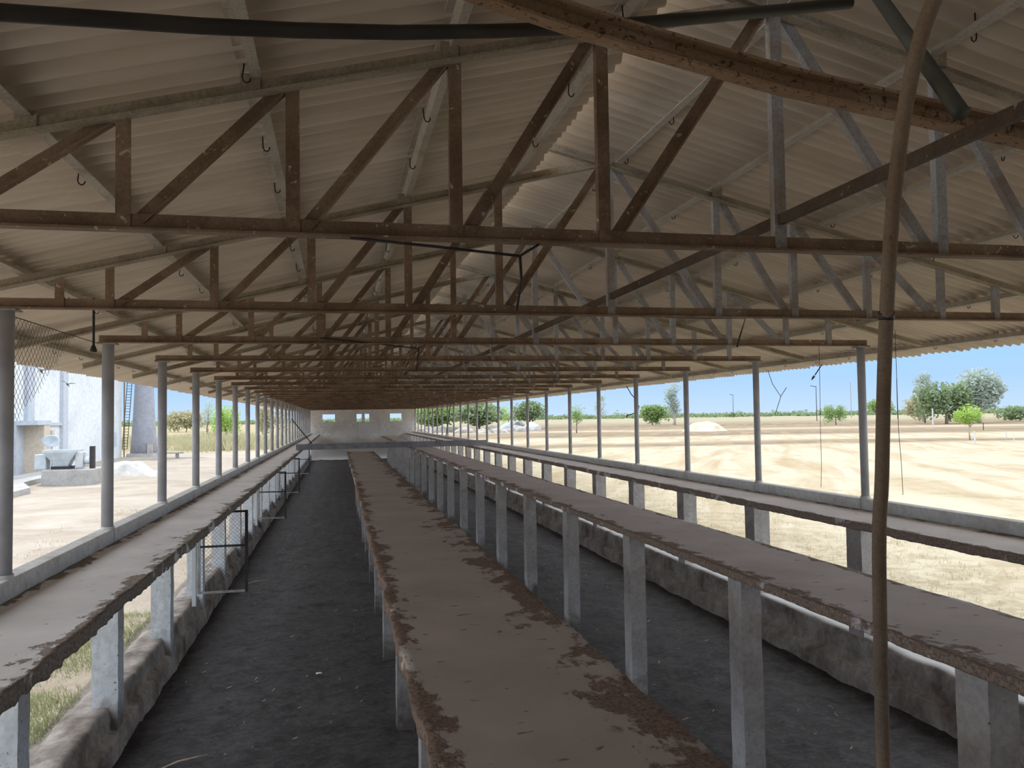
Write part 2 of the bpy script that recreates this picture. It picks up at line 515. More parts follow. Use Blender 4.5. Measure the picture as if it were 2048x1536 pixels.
mb = MB()
wall_holes(mb, -2.75, 7.6, -3.9, 1.0, YEND, YEND + .25, [(-1.48, -.3, -.22, .53), (1.76, 2.26, -.22, .53), (2.55, 2.98, -.22, .53), (5.0, 6.13, -.22, .53), (2.63, 4.75, .97, 1.0)])
mb.box(-2.75, 7.6, YEND - .05, YEND, -.98, -.90)
tag(mb.build('wall_end', M['endwall']), kind='structure')
mb = MB()
gz = lambda x: chord_z(x) + SHEET - .02
mb.add([(-4.3, YEND + .1, gz(-4.3)), (-2.75, YEND + .1, .99), (2.6, YEND + .1, 1.0), (2.6, YEND + .1, gz(2.56)), (2.56, YEND + .1, gz(2.56)), (-2.75, YEND + .1, gz(-2.75))], [(0, 1, 2, 3, 4, 5)])
mb.add([(2.6, YEND + .1, 1.14), (4.8, YEND + .1, 1.14), (4.8, YEND + .1, 1.0), (7.6, YEND + .1, 1.0), (9.2, YEND + .1, gz(9.2)), (2.6, YEND + .1, gz(2.56))], [(0, 1, 2, 3, 4, 5)])
o = mb.build('wall_gable', M['sheet']); tag(o, kind='structure')
md = o.modifiers.new('solid', 'SOLIDIFY'); md.thickness = .03
mb = MB(); mb.box(-4.2, 9.2, -1.45, -1.25, -3.9, 2.2)
tag(mb.build('wall_back', M['concrete']), kind='structure')

# sills
for nm, xa, xb in (('trim_1', -2.745, -2.575), ('trim_2', 7.325, 7.495)):
    mb = MB(); 
    for k in range(-2, NB):
        ya, yb = Y1 + BAY * k, Y1 + BAY * (k + 1)
        ya = max(ya, -1.2); yb = min(yb, YEND)
        mb.box(xa + .004 * random.uniform(-1, 1), xb + .006 * random.uniform(-1, 1), ya + .006, yb - .006, LEDGE - .12, ZS - .006 * random.random())
    tag(mb.build(nm, M['whitewash'], bevel=.012), kind='structure')


# ------------------------------------------------------------------ roof sheets
def roof(name, x_low, x_high, side, laps):
    """corrugated sheets in rows; corrugations run down the slope"""
    mb = MB()
    P, A, TH = .15, .032, .009
    edges = sorted([x_low] + laps + [x_high])
    if side == 'R': edges = edges[::-1]
    n = int((YEND + 1.0 + 1.25) / P * 8)
    ys = [-1.25 + i * P / 8 for i in range(n + 1)]
    for k in range(len(edges) - 1):
        a, b = edges[k], edges[k + 1]
        over = .14 if k < len(edges) - 2 else 0.0
        b2 = b + (over if side == 'L' else -over)
        def zz(x): return (APEX + SHEET + SL * (x - XA)) if side == 'L' else (APEX + SHEET - SL * (x - XA))
        lift = -.012 * (k % 2) + .012
        rows_b, rows_t = [], []
        for x in (a, (a + b2) / 2, b2):
            rb, rt = [], []
            for i, y in enumerate(ys):
                ph = y / P
                sheet = int(math.floor((y + 1.25) / 1.05))
                fr = (y + 1.25) / 1.05 - sheet
                z = zz(x) + lift - .012 + A * (1.0 + .55 * math.sin(2 * PI * ph) + 1.1 * (.5 - abs(math.sin(PI * ph - PI / 4)))) + .020 * (fr - .5) + .012 * nz(x * .8 + 30 * k, sheet * 1.7)
                rb.append((x, y, z)); rt.append((x, y, z + TH))
            rows_b.append(rb); rows_t.append(rt)
        mb.grid(rows_b); mb.grid(rows_t)
        mb.grid([rows_b[0], rows_t[0]]); mb.grid([rows_b[-1], rows_t[-1]])
    return tag(mb.build(name, M['sheet'], smooth=True), kind='structure')

roof('ceiling_left', -4.38, 1.89, 'L', [-1.72])
roof('ceiling_right', 1.62, 9.3, 'R', [5.0])

# ------------------------------------------------------------------ purlins with their hook bolts
hook = MB()
hook.tube([(0, 0, .10), (0, 0, -.045), (.008, 0, -.062), (.024, 0, -.068), (.038, 0, -.058), (.041, 0, -.04)], .0045, 5)
HOOK = hook.data('hook_bolt', True); HOOK.materials.append(M['iron'])

def purlin(x, side, label, hooks):
    zc = chord_z(x) + .042 + .045
    root = empty('roof_purlin', (x, 0, zc), label, 'purlin', 'steel purlins under the roof sheets')
    d = Vector((1, 0, SL if side == 'L' else -SL)).normalized()
    up = Vector((-d.z, 0, d.x))
    mb = MB(); k = 1 if side == 'L' else -1
    # zed section
    pr = [(-.004, -.042), (-.004, .034), (-.05, .034), (-.05, .042), (.004, .042), (.004, -.034), (.05, -.034), (.05, -.042)]
    pts = []
    for a, b in pr: pts.append((k * a, b))
    mb.prism((0, -1.2, 0), (0, YEND - .05, 0), pts, up)
    mb.build('purlin_beam', M['purlin'], root)
    for y in hooks:
        h = bpy.data.objects.new('hook_bolt', HOOK); C.objects.link(h); h.parent = root
        h.location = (-k * .03 + .0, y, .0); h.rotation_euler = (random.uniform(-.2, .2), random.uniform(-.2, .2), (0 if k > 0 else PI) + random.uniform(-.4, .4))

LP = [-3.62, -2.55, -1.50, -.43, .60, 1.62]
for i, x in enumerate(LP):
    purlin(x, 'L', f'{ORD[i]} steel purlin up from the eave on the white building side', [3.2 + 1.05 * k + random.uniform(-.08, .08) for k in range(17)])
RP = [2.72, 3.68, 4.92, 6.13, 7.50, 8.75]
for i, x in enumerate(RP):
    purlin(x, 'R', f'{ORD[i]} steel purlin down from the ridge on the sandy field side', [3.0 + 1.05 * k + random.uniform(-.08, .08) for k in range(17)])


# ------------------------------------------------------------------ trusses
VX = [-2.25, -1.865, -1.035, -.222, .63, 1.47, 2.56, 3.67, 4.505, 5.345, 6.225, 6.9]

def make_truss(first):
    root = empty('roof_truss', (XA, Y1, ZC), '', 'truss', 'steel roof trusses across the shed')
    def L(x, z, y=0.0): return (x - XA, y, z - ZC)
    bz = ZC + .047
    MB().angle(L(XL - .1, bz), L(XR + .1, bz), .075, .094, .012).build('bottom_chord', M['truss'], root)
    t1 = MB().angle(L(-3.78, chord_z(-3.78), -.012), L(XA, APEX, -.012), .07, .085, .012)
    t1.build('top_chord', M['chord'], root)
    MB().angle(L(1.75, APEX + SL * .81 - .03, .014), L(8.4, chord_z(8.4), .014), .07, .085, .012).build('top_chord', M['chord'], root)
    # struts and diagonals
    tz = lambda x: chord_z(x) - .02
    for i, x in enumerate(VX):
        w = .07 if i != 6 else .075
        MB().angle(L(x, bz - .03, -.02), L(x, tz(x), -.02), .05, w, .009, (1, 0, 0)).build('king_post' if i == 6 else 'vertical_strut', M['grey_steel'] if i >= 6 else M['truss'], root)  # lighter grey on king post and field-side struts paints in ridge-gap skylight
    for i in range(1, 6):
        a, b = VX[i], VX[i + 1]
        MB().angle(L(a + .07, bz + .02, .022), L(b - .06, tz(b) - .01, .022), .045, .07, .009, (0, 0, 1)).build('diagonal_strut', M['truss'], root)
    for i in range(10, 6, -1):
        a, b = VX[i], VX[i - 1]
        MB().angle(L(a - .07, bz + .02, .022), L(b + .06, tz(b) - .01, .022), .045, .07, .009, (0, 0, 1)).build('diagonal_strut', M['grey_steel'], root)  # field-side diagonals: ridge-gap skylight painted in as lighter grey
    # gusset plates at the ridge and the quarter points
    for x in (XA, .60, -.43, -1.47, 3.68):
        z = chord_z(x) + .05
        MB().box(x - XA - .05, x - XA + .05, -.034, -.014, z - ZC - .07, z - ZC + .03).build('gusset_plate', M['chord'], root)
    return root

truss = make_truss(True)
snap_kids()
for k in range(NB):
    o = truss if k == 0 else copy_tree(truss)
    o.location = (XA, Y1 + BAY * k, ZC)
    o['label'] = ('nearest steel roof truss with brown peeling bottom chord' if k == 0 else f'{ORD[k]} steel roof truss counted from the camera')

# ------------------------------------------------------------------ posts and piers on both sides
def make_post(r, name='pipe_post'):
    root = empty(name, (0, 0, ZS), '', 'post')
    h = ZC - ZS
    MB().tube([(0, 0, -.004), (0, 0, h - .014)], r, 18).build('pipe', M['post'], root, True)
    MB().box(-.10, .10, -.08, .08, h - .016, h - .002).build('cap_plate', M['grey_steel'], root)
    MB().tube([(0, 0, -.004), (0, 0, .03)], r + .012, 18).build('base_collar', M['whitewash'], root, True)
    return root

def ordinal_from_camera(k): return ORD[k]

pl = make_post(.066); pr = make_post(.056); snap_kids()
for k in range(NB):
    y = Y1 + BAY * k
    if k == 0: continue
    a = pl if k == 1 else copy_tree(pl)
    a.location = (XL, y, ZS); a.rotation_euler = (0, 0, random.uniform(0, 6))
    a.rotation_euler = (0, 0, 0)
    tag(a, f'{ORD[k - 1]} grey pipe post from the camera on the sill facing the white building', group='posts on the building side')
    if k == 1: continue
    b = pr if k == 2 else copy_tree(pr)
    b.location = (XR, y, ZS)
    tag(b, f'{ORD[k - 2]} grey pipe post from the camera on the sill facing the sandy field', group='posts on the field side')


def pier_mesh(x0, x1, y0, y1, z0, z1, seed):
    """square pier with worn edges"""
    mb = MB(); rows = []
    n = 26
    ring = []
    for i in range(6): ring.append((x0 + (x1 - x0) * i / 6, y0))
    for i in range(5): ring.append((x1, y0 + (y1 - y0) * i / 5))
    for i in range(6): ring.append((x1 - (x1 - x0) * i / 6, y1))
    for i in range(5): ring.append((x0, y1 - (y1 - y0) * i / 5))
    for j in range(n + 1):
        z = z0 + (z1 - z0) * j / n
        rows.append([(x + .008 * nz(x * 8 + seed, y * 8, z * 5), y + .008 * nz(x * 8, y * 8 + seed, z * 5 + 7), z) for x, y in ring])
    mb.grid(rows, True)
    return mb

for k in range(NB):
    y = Y1 + BAY * k
    if k == 0: continue
    o = pier_mesh(-.14, .14, -.13, .13, FLOOR - .05, LEDGE - .118, k * 3.1).build('concrete_pier', M['pier'], smooth=False)
    o.location = (-2.665, y + .1, 0)
    tag(o, f'{ORD[k - 1]} whitewashed concrete pier from the camera under the building-side sill', 'pier', 'piers on the building side')
    if k == 1: continue
    o = pier_mesh(-.15, .15, -.17, .17, FLOOR - .05, LEDGE - .118, k * 2.3 + 50).build('concrete_pier', M['leg'], smooth=False)
    o.location = (7.40, y + .08, 0)
    tag(o, f'{ORD[k - 2]} grey concrete pier from the camera under the field-side sill', 'pier', 'piers on the field side')


# ------------------------------------------------------------------ long concrete ledges
def ledge_mesh(half, thick, y0, y1, crust_l, crust_r, seed):
    """slab swept along the shed with crumbling, dirt-caked edges; local x across, z=0 on top"""
    prof = []
    def seg(a, b, n): 
        for i in range(n): prof.append((a[0] + (b[0] - a[0]) * i / n, a[1] + (b[1] - a[1]) * i / n))
    seg((-half, -thick), (-half, 0), 5); seg((-half, 0), (half, 0), 22); seg((half, 0), (half, -thick), 5); seg((half, -thick), (-half, -thick), 6)
    mb = MB(); rows = []; y = y0
    while True:
        r = []
        for x, z in prof:
            e = max(0.0, 1 - (half - abs(x)) / .16)
            c = crust_r if x > 0 else crust_l
            a = c * e
            top = z > -.01
            dx = (a * (nz(x + seed, y * 2.2, z * 6) + .7 * nz(x * 3 + seed, y * 7, z * 9) + .5 * nz(x, y * 17 + seed, z * 15))) * (1 if x > 0 else -1)
            dz = a * .55 * (nz(x * 6, y * 4 + seed, z * 3) + .6 * nz(x * 14, y * 12, seed)) + (.4 * a if top else 0)
            if z <= -thick + 1e-4: dz -= a * (.7 * abs(nz(seed, y * 5, x * 3)) + .4 * abs(nz(seed + 4, y * 14, x * 3)))
            dz += .004 * nz(x * 2, y * .7, seed) if top else 0
            r.append((x + dx, y, z + dz))
        rows.append(r)
        if y >= y1 - 1e-6: break
        y = min(y1, y + (.035 if y < 9 else .07 if y < 18 else .25 if y < 40 else 1.0))
    mb.grid(rows, True)
    n = len(prof); m = len(rows)
    mb.f.append(tuple(range(n))); mb.f.append(tuple((m - 1) * n + k for k in range(n - 1, -1, -1)))
    return mb

DIRT = (.105, .062, .042); CLEAN = (.30, .255, .225)
def ledge(x0, x1, y0, y1, label, mat, crust, legs=None, seed=0, thick=.088):
    cx = (x0 + x1) / 2
    root = empty('concrete_ledge', (cx, 0, LEDGE), label, 'ledge')
    ledge_mesh((x1 - x0) / 2, thick, y0, y1, crust[0], crust[1], seed).build('slab', mat, root, True)
    if legs:
        lx, w, d, ks, mat2 = legs
        for k in ks:
            y = Y1 + BAY * k
            if y > y1 - .2: continue
            o = pier_mesh(-w / 2, w / 2, -d / 2, d / 2, FLOOR - .05 - LEDGE, -thick + .01, k * 1.7 + seed).build('leg', mat2, root)
            o.location = (lx - cx, y, 0)
    return root

ledge(-2.575, -1.70, -1.2, YEND - .05, 'dusty concrete ledge along the sill on the white building side', slab_mat('ledge top one', .4375, (.72, .69, .68), (.28, .23, .19), .22, .16), (.010, .026), None, 3)
ledge(.36, 1.50, -1.2, 35.6, 'broad brown-stained concrete walkway running down the middle from the camera', slab_mat('walkway top', .57, (.47, .395, .34), (.225, .15, .11), .40, .22), (.026, .016), (.80, .22, .26, range(-1, 12), M['leg']), 11)
ledge(3.42, 4.46, -1.2, 66.0, 'concrete walkway on square columns with dirt-caked edges, beyond the dark pit', slab_mat('second walkway top', .52, (.70, .63, .62), (.30, .22, .17), .10, .26), (.009, .009), (3.87, .21, .26, range(-1, 22), M['leg']), 23, .066)
ledge(6.40, 7.325, -1.2, YEND - .05, 'narrow concrete ledge along the sill on the sandy field side', slab_mat('ledge top four', .4625, (.66, .605, .585), (.30, .225, .18), .16, .16), (.014, .010), None, 37)

# ------------------------------------------------------------------ loose steelwork near the camera
MB().bar((XA, 1.6, 1.14), (XA, YEND - .1, 1.14), .035, .06).build('ridge_tie_bar', M['tie'])
tag(bpy.data.objects['ridge_tie_bar'], 'long dark tie bar running lengthwise through the trusses below the ridge', 'tie bar')

a = on(975, -10, 1, 3.2); b = on(1180, 60, 1, 3.2); c = on(1560, 168, 1, 3.2); d = on(2048, 277, 1, 3.2)
a = a + (a - b).normalized() * .12; d = d + (d - c).normalized() * .9
mb = MB()
mb.sweep([a, a.lerp(b, .5), b, b.lerp(c, .5), c, c.lerp(d, .5), d], [(-.004, -.055), (.07, -.055), (.07, -.041), (.010, -.041), (.010, .041), (.07, .041), (.07, .055), (-.004, .055)])
tag(mb.build('rusted_brace', M['rust_beam']), 'thick flaking rust-brown brace crossing in front of the nearest truss apex', 'brace')

pts = [on(0, 25, 1, 2.9), on(200, 38, 1, 2.97), on(400, 52, 1, 3.05), on(600, 61, 1, 3.15), on(800, 65, 1, 3.25), on(1000, 62, 1, 3.35), on(1180, 55, 1, 3.45), on(1420, 34, 1, 3.6), on(1700, 6, 1, 3.75)]
pts = [pts[0] + (pts[0] - pts[1]) * 2] + pts
tag(MB().tube(pts, .03, 14).build('sagging_water_pipe', M['dark_pipe'], smooth=True), 'black sagging water pipe hanging across the top under the roof', 'pipe')

p0 = on(1922, 226, 1, 2.9); p1 = on(1762, 0, 1, 3.75)
p1 = p1 + (p1 - p0) * .25
tag(MB().tube([p0, p1], .036, 14).build('loose_pipe', M['green_pipe'], smooth=True), 'short dark olive pipe dangling from the roof beside the curved rusty pipe', 'pipe')

root = empty('standing_pipe', on(1758, 1536, 1, 3.0), 'tall rusty water pipe standing upright and curving away at its top', 'pipe')
pp = [(1758, 1536, 3.0), (1760, 1250, 3.0), (1764, 950, 2.98), (1770, 700, 2.93), (1781, 480, 2.83), (1796, 320, 2.72), (1815, 190, 2.62), (1840, 80, 2.52), (1868, 0, 2.45), (1905, -90, 2.38)]
w = [on(x, y, 1, Y) for x, y, Y in pp]
w[0] = Vector((w[0].x, w[0].y, FLOOR))
fine = []
for i in range(len(w) - 1):
    for t in range(5):
        s_ = t / 5; pm = w[max(i - 1, 0)]; p0_, p1_ = w[i], w[i + 1]; pn = w[min(i + 2, len(w) - 1)]
        fine.append(.5 * ((2 * p0_) + (p1_ - pm) * s_ + (2 * pm - 5 * p0_ + 4 * p1_ - pn) * s_ ** 2 + (-pm + 3 * p0_ - 3 * p1_ + pn) * s_ ** 3))
fine.append(w[-1])
base = Vector(root.location)
root.location = w[0]
MB().tube([p - w[0] for p in fine], .0285, 16).build('pipe', M['rust_pipe'], root, True)
j0 = on(1772, 640, 1, 2.91) - w[0]; j1 = on(1773, 622, 1, 2.905) - w[0]
MB().tube([j0, j1], .032, 16).build('pipe_coupling', M['dark_pipe'], root, True)

# thin bent rods hanging from the chords
def rod(pts, Y, label, r=.008):
    w = [on(x, y, 1, Y) for x, y in pts[0]]
    mb = MB().tube(w, r, 6)
    if len(pts) > 1: mb.tube([on(x, y, 1, Y) for x, y in pts[1]], r, 6)
    tag(mb.build('hanging_rod', M['iron'], smooth=True), label, 'rod', 'bent rods hanging from the trusses')
rod([[(700, 476), (860, 492), (1040, 512), (1078, 489)], [(1040, 512), (1043, 560), (1033, 622)]], Y1 - .05, 'thin bent iron rod hanging under the nearest truss')
rod([[(640, 676), (740, 686), (838, 697), (851, 688)], [(838, 697), (832, 742)]], Y1 + 6 - .05, 'thin bent iron rod hanging under the third truss')
rod([[(1330, 634), (1420, 636), (1491, 636), (1480, 672), (1474, 694)]], Y1 + 3 + .06, 'thin iron rod bent down from the second truss on the field side')

root = empty('hanging_lamp_holder', on(187, 700, 1, 8.6), 'small lamp holder hanging on a thin drop pipe over the building-side ledge', 'lamp')
zt = 1.24
MB().tube([(0, 0, .03), (0, 0, zt - root.location.z)], .012, 8).build('drop_pipe', M['iron'], root, True)
MB().tube([(0, 0, .05), (0, 0, .03), (0, 0, .0), (0, 0, -.02)], [.012, .022, .033, .03], 12).build('lamp_socket', M['iron'], root, True)

# cross beam lying over the ledges
a = on(592, 893, 1, 38.2); b = Vector((7.1, 39.0, a.z))
MB().bar((a.x, a.y, LEDGE + .165), (7.15, 39.0, LEDGE + .165), .2, .27).build('cross_beam', M['timber'])
tag(bpy.data.objects['cross_beam'], 'long grey timber beam laid across the ledges far down the shed', 'beam')

# sticks leaning on the ledges
def stick(p, q, name, label, r=.02, mat='iron'):
    tag(MB().tube([p, (Vector(p) + Vector(q)) / 2 + Vector((0, 0, .0)), q], r, 7).build(name, M[mat], smooth=True), label, 'stick')
stick(on(903, 795, 1, 50), on(892, 872, 1, 48), 'leaning_stick', 'thin dark stick leaning beside the field-side posts far down the shed', .025)
stick(on(583, 838, 1, 44), on(624, 888, 1, 47), 'leaning_stick', 'thin dark stick slanting over the building-side ledge far down', .025)

# ------------------------------------------------------------------ wire mesh gates swung open on the building side
def make_gate(width, zb, zt):
    root = empty('wire_gate', (-2.47, 15.24, zb), '', 'gate', 'open wire gates on the building side')
    H = zt - zb
    for x, nm in ((.025, 'stile'), (width - .025, 'stile')):
        MB().box(x - .025, x + .025, -.02, .02, 0, H).build(nm, M['grey_steel'] if x < .1 else M['iron'], root)
    for z, m in ((.02, M['grey_steel']), (H * .57, M['iron']), (H - .02, M['iron'])):
        MB().box(.05, width - .05, -.016, .016, z - .018, z + .018).build('rail', m, root)
    mb = MB(); s = .07
    for k in range(int((width + H) / s)):
        for sg in (0, 1):
            c = k * s
            x0 = max(0, c - H); x1 = min(width, c)
            if x1 - x0 < .03: continue
            pa = (x0, 0, c - x0); pb = (x1, 0, c - x1)
            if sg: pa = (width - pa[0], 0.004, pa[2]); pb = (width - pb[0], .004, pb[2])
            mb.tube([pa, pb], .0022, 3, False)
    mb.build('wire_netting', M['wire'], root)
    MB().box(-.085, -.02, -.04, .04, -.20, H + .06).build('jamb', M['whitepaint'], root)
    return root
g = make_gate(.86, -3.06, -1.6); snap_kids()
for k, (y, dx, ang) in enumerate([(15.24, 0, 0), (26.3, 0, -.1), (35.2, 0, .1), (47.5, 0, -.1)]):
    o = g if k == 0 else copy_tree(g)
    o.location = (-2.46, y, -3.06); o.rotation_euler = (0, 0, ang)
    o['label'] = f'{ORD[k]} open wire mesh gate from the camera under the building-side ledge'
    

# torn chain-link netting between the first two posts in view
def netting():
    mb = MB(); s = .085; y0, y1, z0, z1 = 7.36, 9.3, -.35, .93
    def keep(y, z): 
        return z > (-.15 + .55 * (y - y0) + .12 * nz(y * 3, z * 3)) 
    st = s / 2
    for i in range(int((y1 - y0) / st)):
        for j in range(int((z1 - z0) / st)):
            y, z = y0 + i * st, z0 + j * st
            if not keep(y, z): continue
            b = .03 * nz(y * 1.3, z * 1.3)
            if (i + j) % 2 == 0: mb.tube([(-2.73 + b, y, z), (-2.73 + b, y + st, z + st)], .0018, 3, False)
            else: mb.tube([(-2.73 + b, y + st, z), (-2.73 + b, y, z + st)], .0018, 3, False)
    mb.tube([(-2.73, y0 - .02, z1), (-2.73, y1 + .8, z1)], .005, 5)
    tag(mb.build('wire_netting', M['wire']), 'torn chain-link netting hanging beside the nearest visible building-side post', 'netting')
netting()

# wires dangling from the eave on the field side, against the sky
def dangle(name, pl, X, label, r=.007, blob=None):
    mb = MB()
    for seg in pl: mb.tube([on(x, y, 0, X) for x, y in seg], r, 5)
    if blob:
        p = on(*blob, 0, X)
        mb.tube([p + Vector((0, -.07, .02)), p, p + Vector((0, .05, -.05))], [.008, .022, .006], 6)
        mb.tube([p + Vector((0, .0, -.02)), p + Vector((0, -.03, .05))], [.016, .005], 6)
    tag(mb.build(name, M['iron']), label, 'wire', 'loose wires dangling along the open sides')
dangle('dangling_wire', [[(1652, 712), (1640, 735), (1630, 750)]], 9.2, 'bent wire with a knot dangling from the field-side eave near the standing pipe', .011, (1626, 755))
dangle('dangling_wire', [[(1533, 733), (1545, 768), (1561, 792)], [(1573, 775), (1562, 792), (1550, 830)]], 9.2, 'thin stick caught on a wire below the field-side eave', .007)
dangle('dangling_wire', [[(1253, 772), (1262, 788), (1270, 797)], [(1270, 808), (1278, 812), (1277, 818), (1270, 826), (1255, 831)]], 7.55, 'crooked wire caught on a field-side post far from the camera', .012, (1254, 832))
dangle('dangling_wire', [[(1638, 690), (1640, 790), (1641, 860), (1643, 930), (1642, 975)]], 7.6, 'fine straight wire hanging between two near field-side posts', .004)
dangle('dangling_wire', [[(1790, 660), (1797, 858), (1803, 930), (1806, 990)]], 7.6, 'fine wire hanging just beyond the tall rusty pipe', .004)

# two birds on the wing outside
def bird(px, py, X, label, s=.5):
    c = on(px, py, 0, X)
    mb = MB()
    mb.tube([(0, -.16, -.02), (0, -.08, 0), (0, .03, .01), (0, .11, .02), (0, .15, .03)], [.006, .035, .045, .03, .006], 8)
    o = mb.build('flying_bird', M['iron'], smooth=True)
    o.location = c; o.rotation_euler = (.3, .2, .6); o.scale = (s * 2,) * 3
    for sg in (-1, 1):
        w = MB(); w.add([(0, .06, .02), (sg * .14, .05, .10), (sg * .30, -.06, .13), (sg * .14, -.05, .09), (0, -.06, .02)], [(0, 1, 3, 4), (1, 2, 3)])
        wo = w.build('wing', M['iron'], o); md = wo.modifiers.new('s', 'SOLIDIFY'); md.thickness = .008
    t = MB(); t.add([(0, -.14, 0), (.03, -.26, -.02), (-.03, -.26, -.02)], [(0, 1, 2)]); to = t.build('tail', M['iron'], o)
    md = to.modifiers.new('s', 'SOLIDIFY'); md.thickness = .008
    tag(o, label, 'bird', 'small birds flying outside')
bird(82, 742, -10, 'small dark bird flying before the white building, higher of the two', .55)
bird(135, 769, -10, 'small dark bird flying before the white building, lower of the two', .45)

# ------------------------------------------------------------------ litter and bits on the pit floor
mb = MB(); rnd = random.Random(3)
for _ in range(750):
    y = 3.5 + 26 * rnd.random() ** 2; x = rnd.choice([rnd.uniform(-2.2, .6), rnd.uniform(1.6, 3.6), rnd.uniform(4.2, 6.9)])
    s = rnd.uniform(.005, .017); a = rnd.uniform(0, PI); z = FLOOR + .035 * nz(x * 1.3, y * 1.3) + .03 * nz(x * 4, y * 4, 2) + .035
    c_, s2 = math.cos(a), math.sin(a); l = s * rnd.uniform(1, 3.5)
    mb.add([(x - c_ * l - s2 * s * .4, y - s2 * l + c_ * s * .4, z), (x + c_ * l - s2 * s * .4, y + s2 * l + c_ * s * .4, z + .012), (x + c_ * l + s2 * s * .4, y + s2 * l - c_ * s * .4, z + .006), (x - c_ * l + s2 * s * .4, y - s2 * l - c_ * s * .4, z - .004)], [(0, 1, 2, 3)])
tag(mb.build('litter', M['stick']), 'pale straw and feather bits strewn over the dark pit floor', 'litter', kind='stuff')

def floor_item(px, py, name, label, mat, shape):
    p = on(px, py, 2, FLOOR + .03)
    mb = MB()
    if shape == 'scrap':
        mb.grid([[(-.04, -.03, .01), (0, -.035, .02), (.04, -.02, .012)], [(-.05, .0, .022), (.005, .0, .03), (.045, .01, .015)], [(-.03, .03, .012), (0, .04, .018), (.03, .03, .02)]])
    else:
        mb.tube([(-.22, -.12, .01), (-.05, 0, .03), (.08, .08, .02), (.25, .12, .03)], [.008, .013, .012, .006], 6)
    o = mb.build(name, M[mat], smooth=True); o.location = p
    if shape == 'scrap':
        md = o.modifiers.new('s', 'SOLIDIFY'); md.thickness = .006
    tag(o, label, 'stick' if shape == 'stick' else 'scrap')
floor_item(638, 1348, 'white_scrap', 'small white scrap lying alone on the dark floor beside the middle walkway', 'scrap', 'scrap')
floor_item(365, 1528, 'pale_stick', 'pale curled stick on the floor at the bottom near the building-side wall', 'stick', 'stick')
floor_item(515, 1165, 'pale_stick', 'thin pale stick on the dark floor beside the first wire gate', 'stick', 'stick')
floor_item(1495, 1102, 'white_scrap', 'white scrap on the pit floor beyond the second walkway', 'scrap', 'scrap')


# ------------------------------------------------------------------ plants
def leaf_cloud(mb, c, rad, n, size, rnd, squash=1.0):
    c = Vector(c)
    for _ in range(n):
        d = Vector((rnd.gauss(0, 1), rnd.gauss(0, 1), rnd.gauss(0, 1))).normalized()
        r = rnd.uniform(.55, 1.05) if rnd.random() < .8 else rnd.uniform(0, .7)
        p = c + Vector((d.x * rad[0], d.y * rad[1], d.z * rad[2])) * r
        a = Vector((rnd.gauss(0, 1), rnd.gauss(0, 1), rnd.gauss(0, .6))).normalized()
        b = a.cross(Vector((rnd.gauss(0, 1), rnd.gauss(0, 1), rnd.gauss(0, 1)))).normalized()
        s = size * rnd.uniform(.6, 1.3)
        mb.add([p - a * s, p + b * s * .55, p + a * s, p - b * s * .55], [(0, 1, 2, 3)])


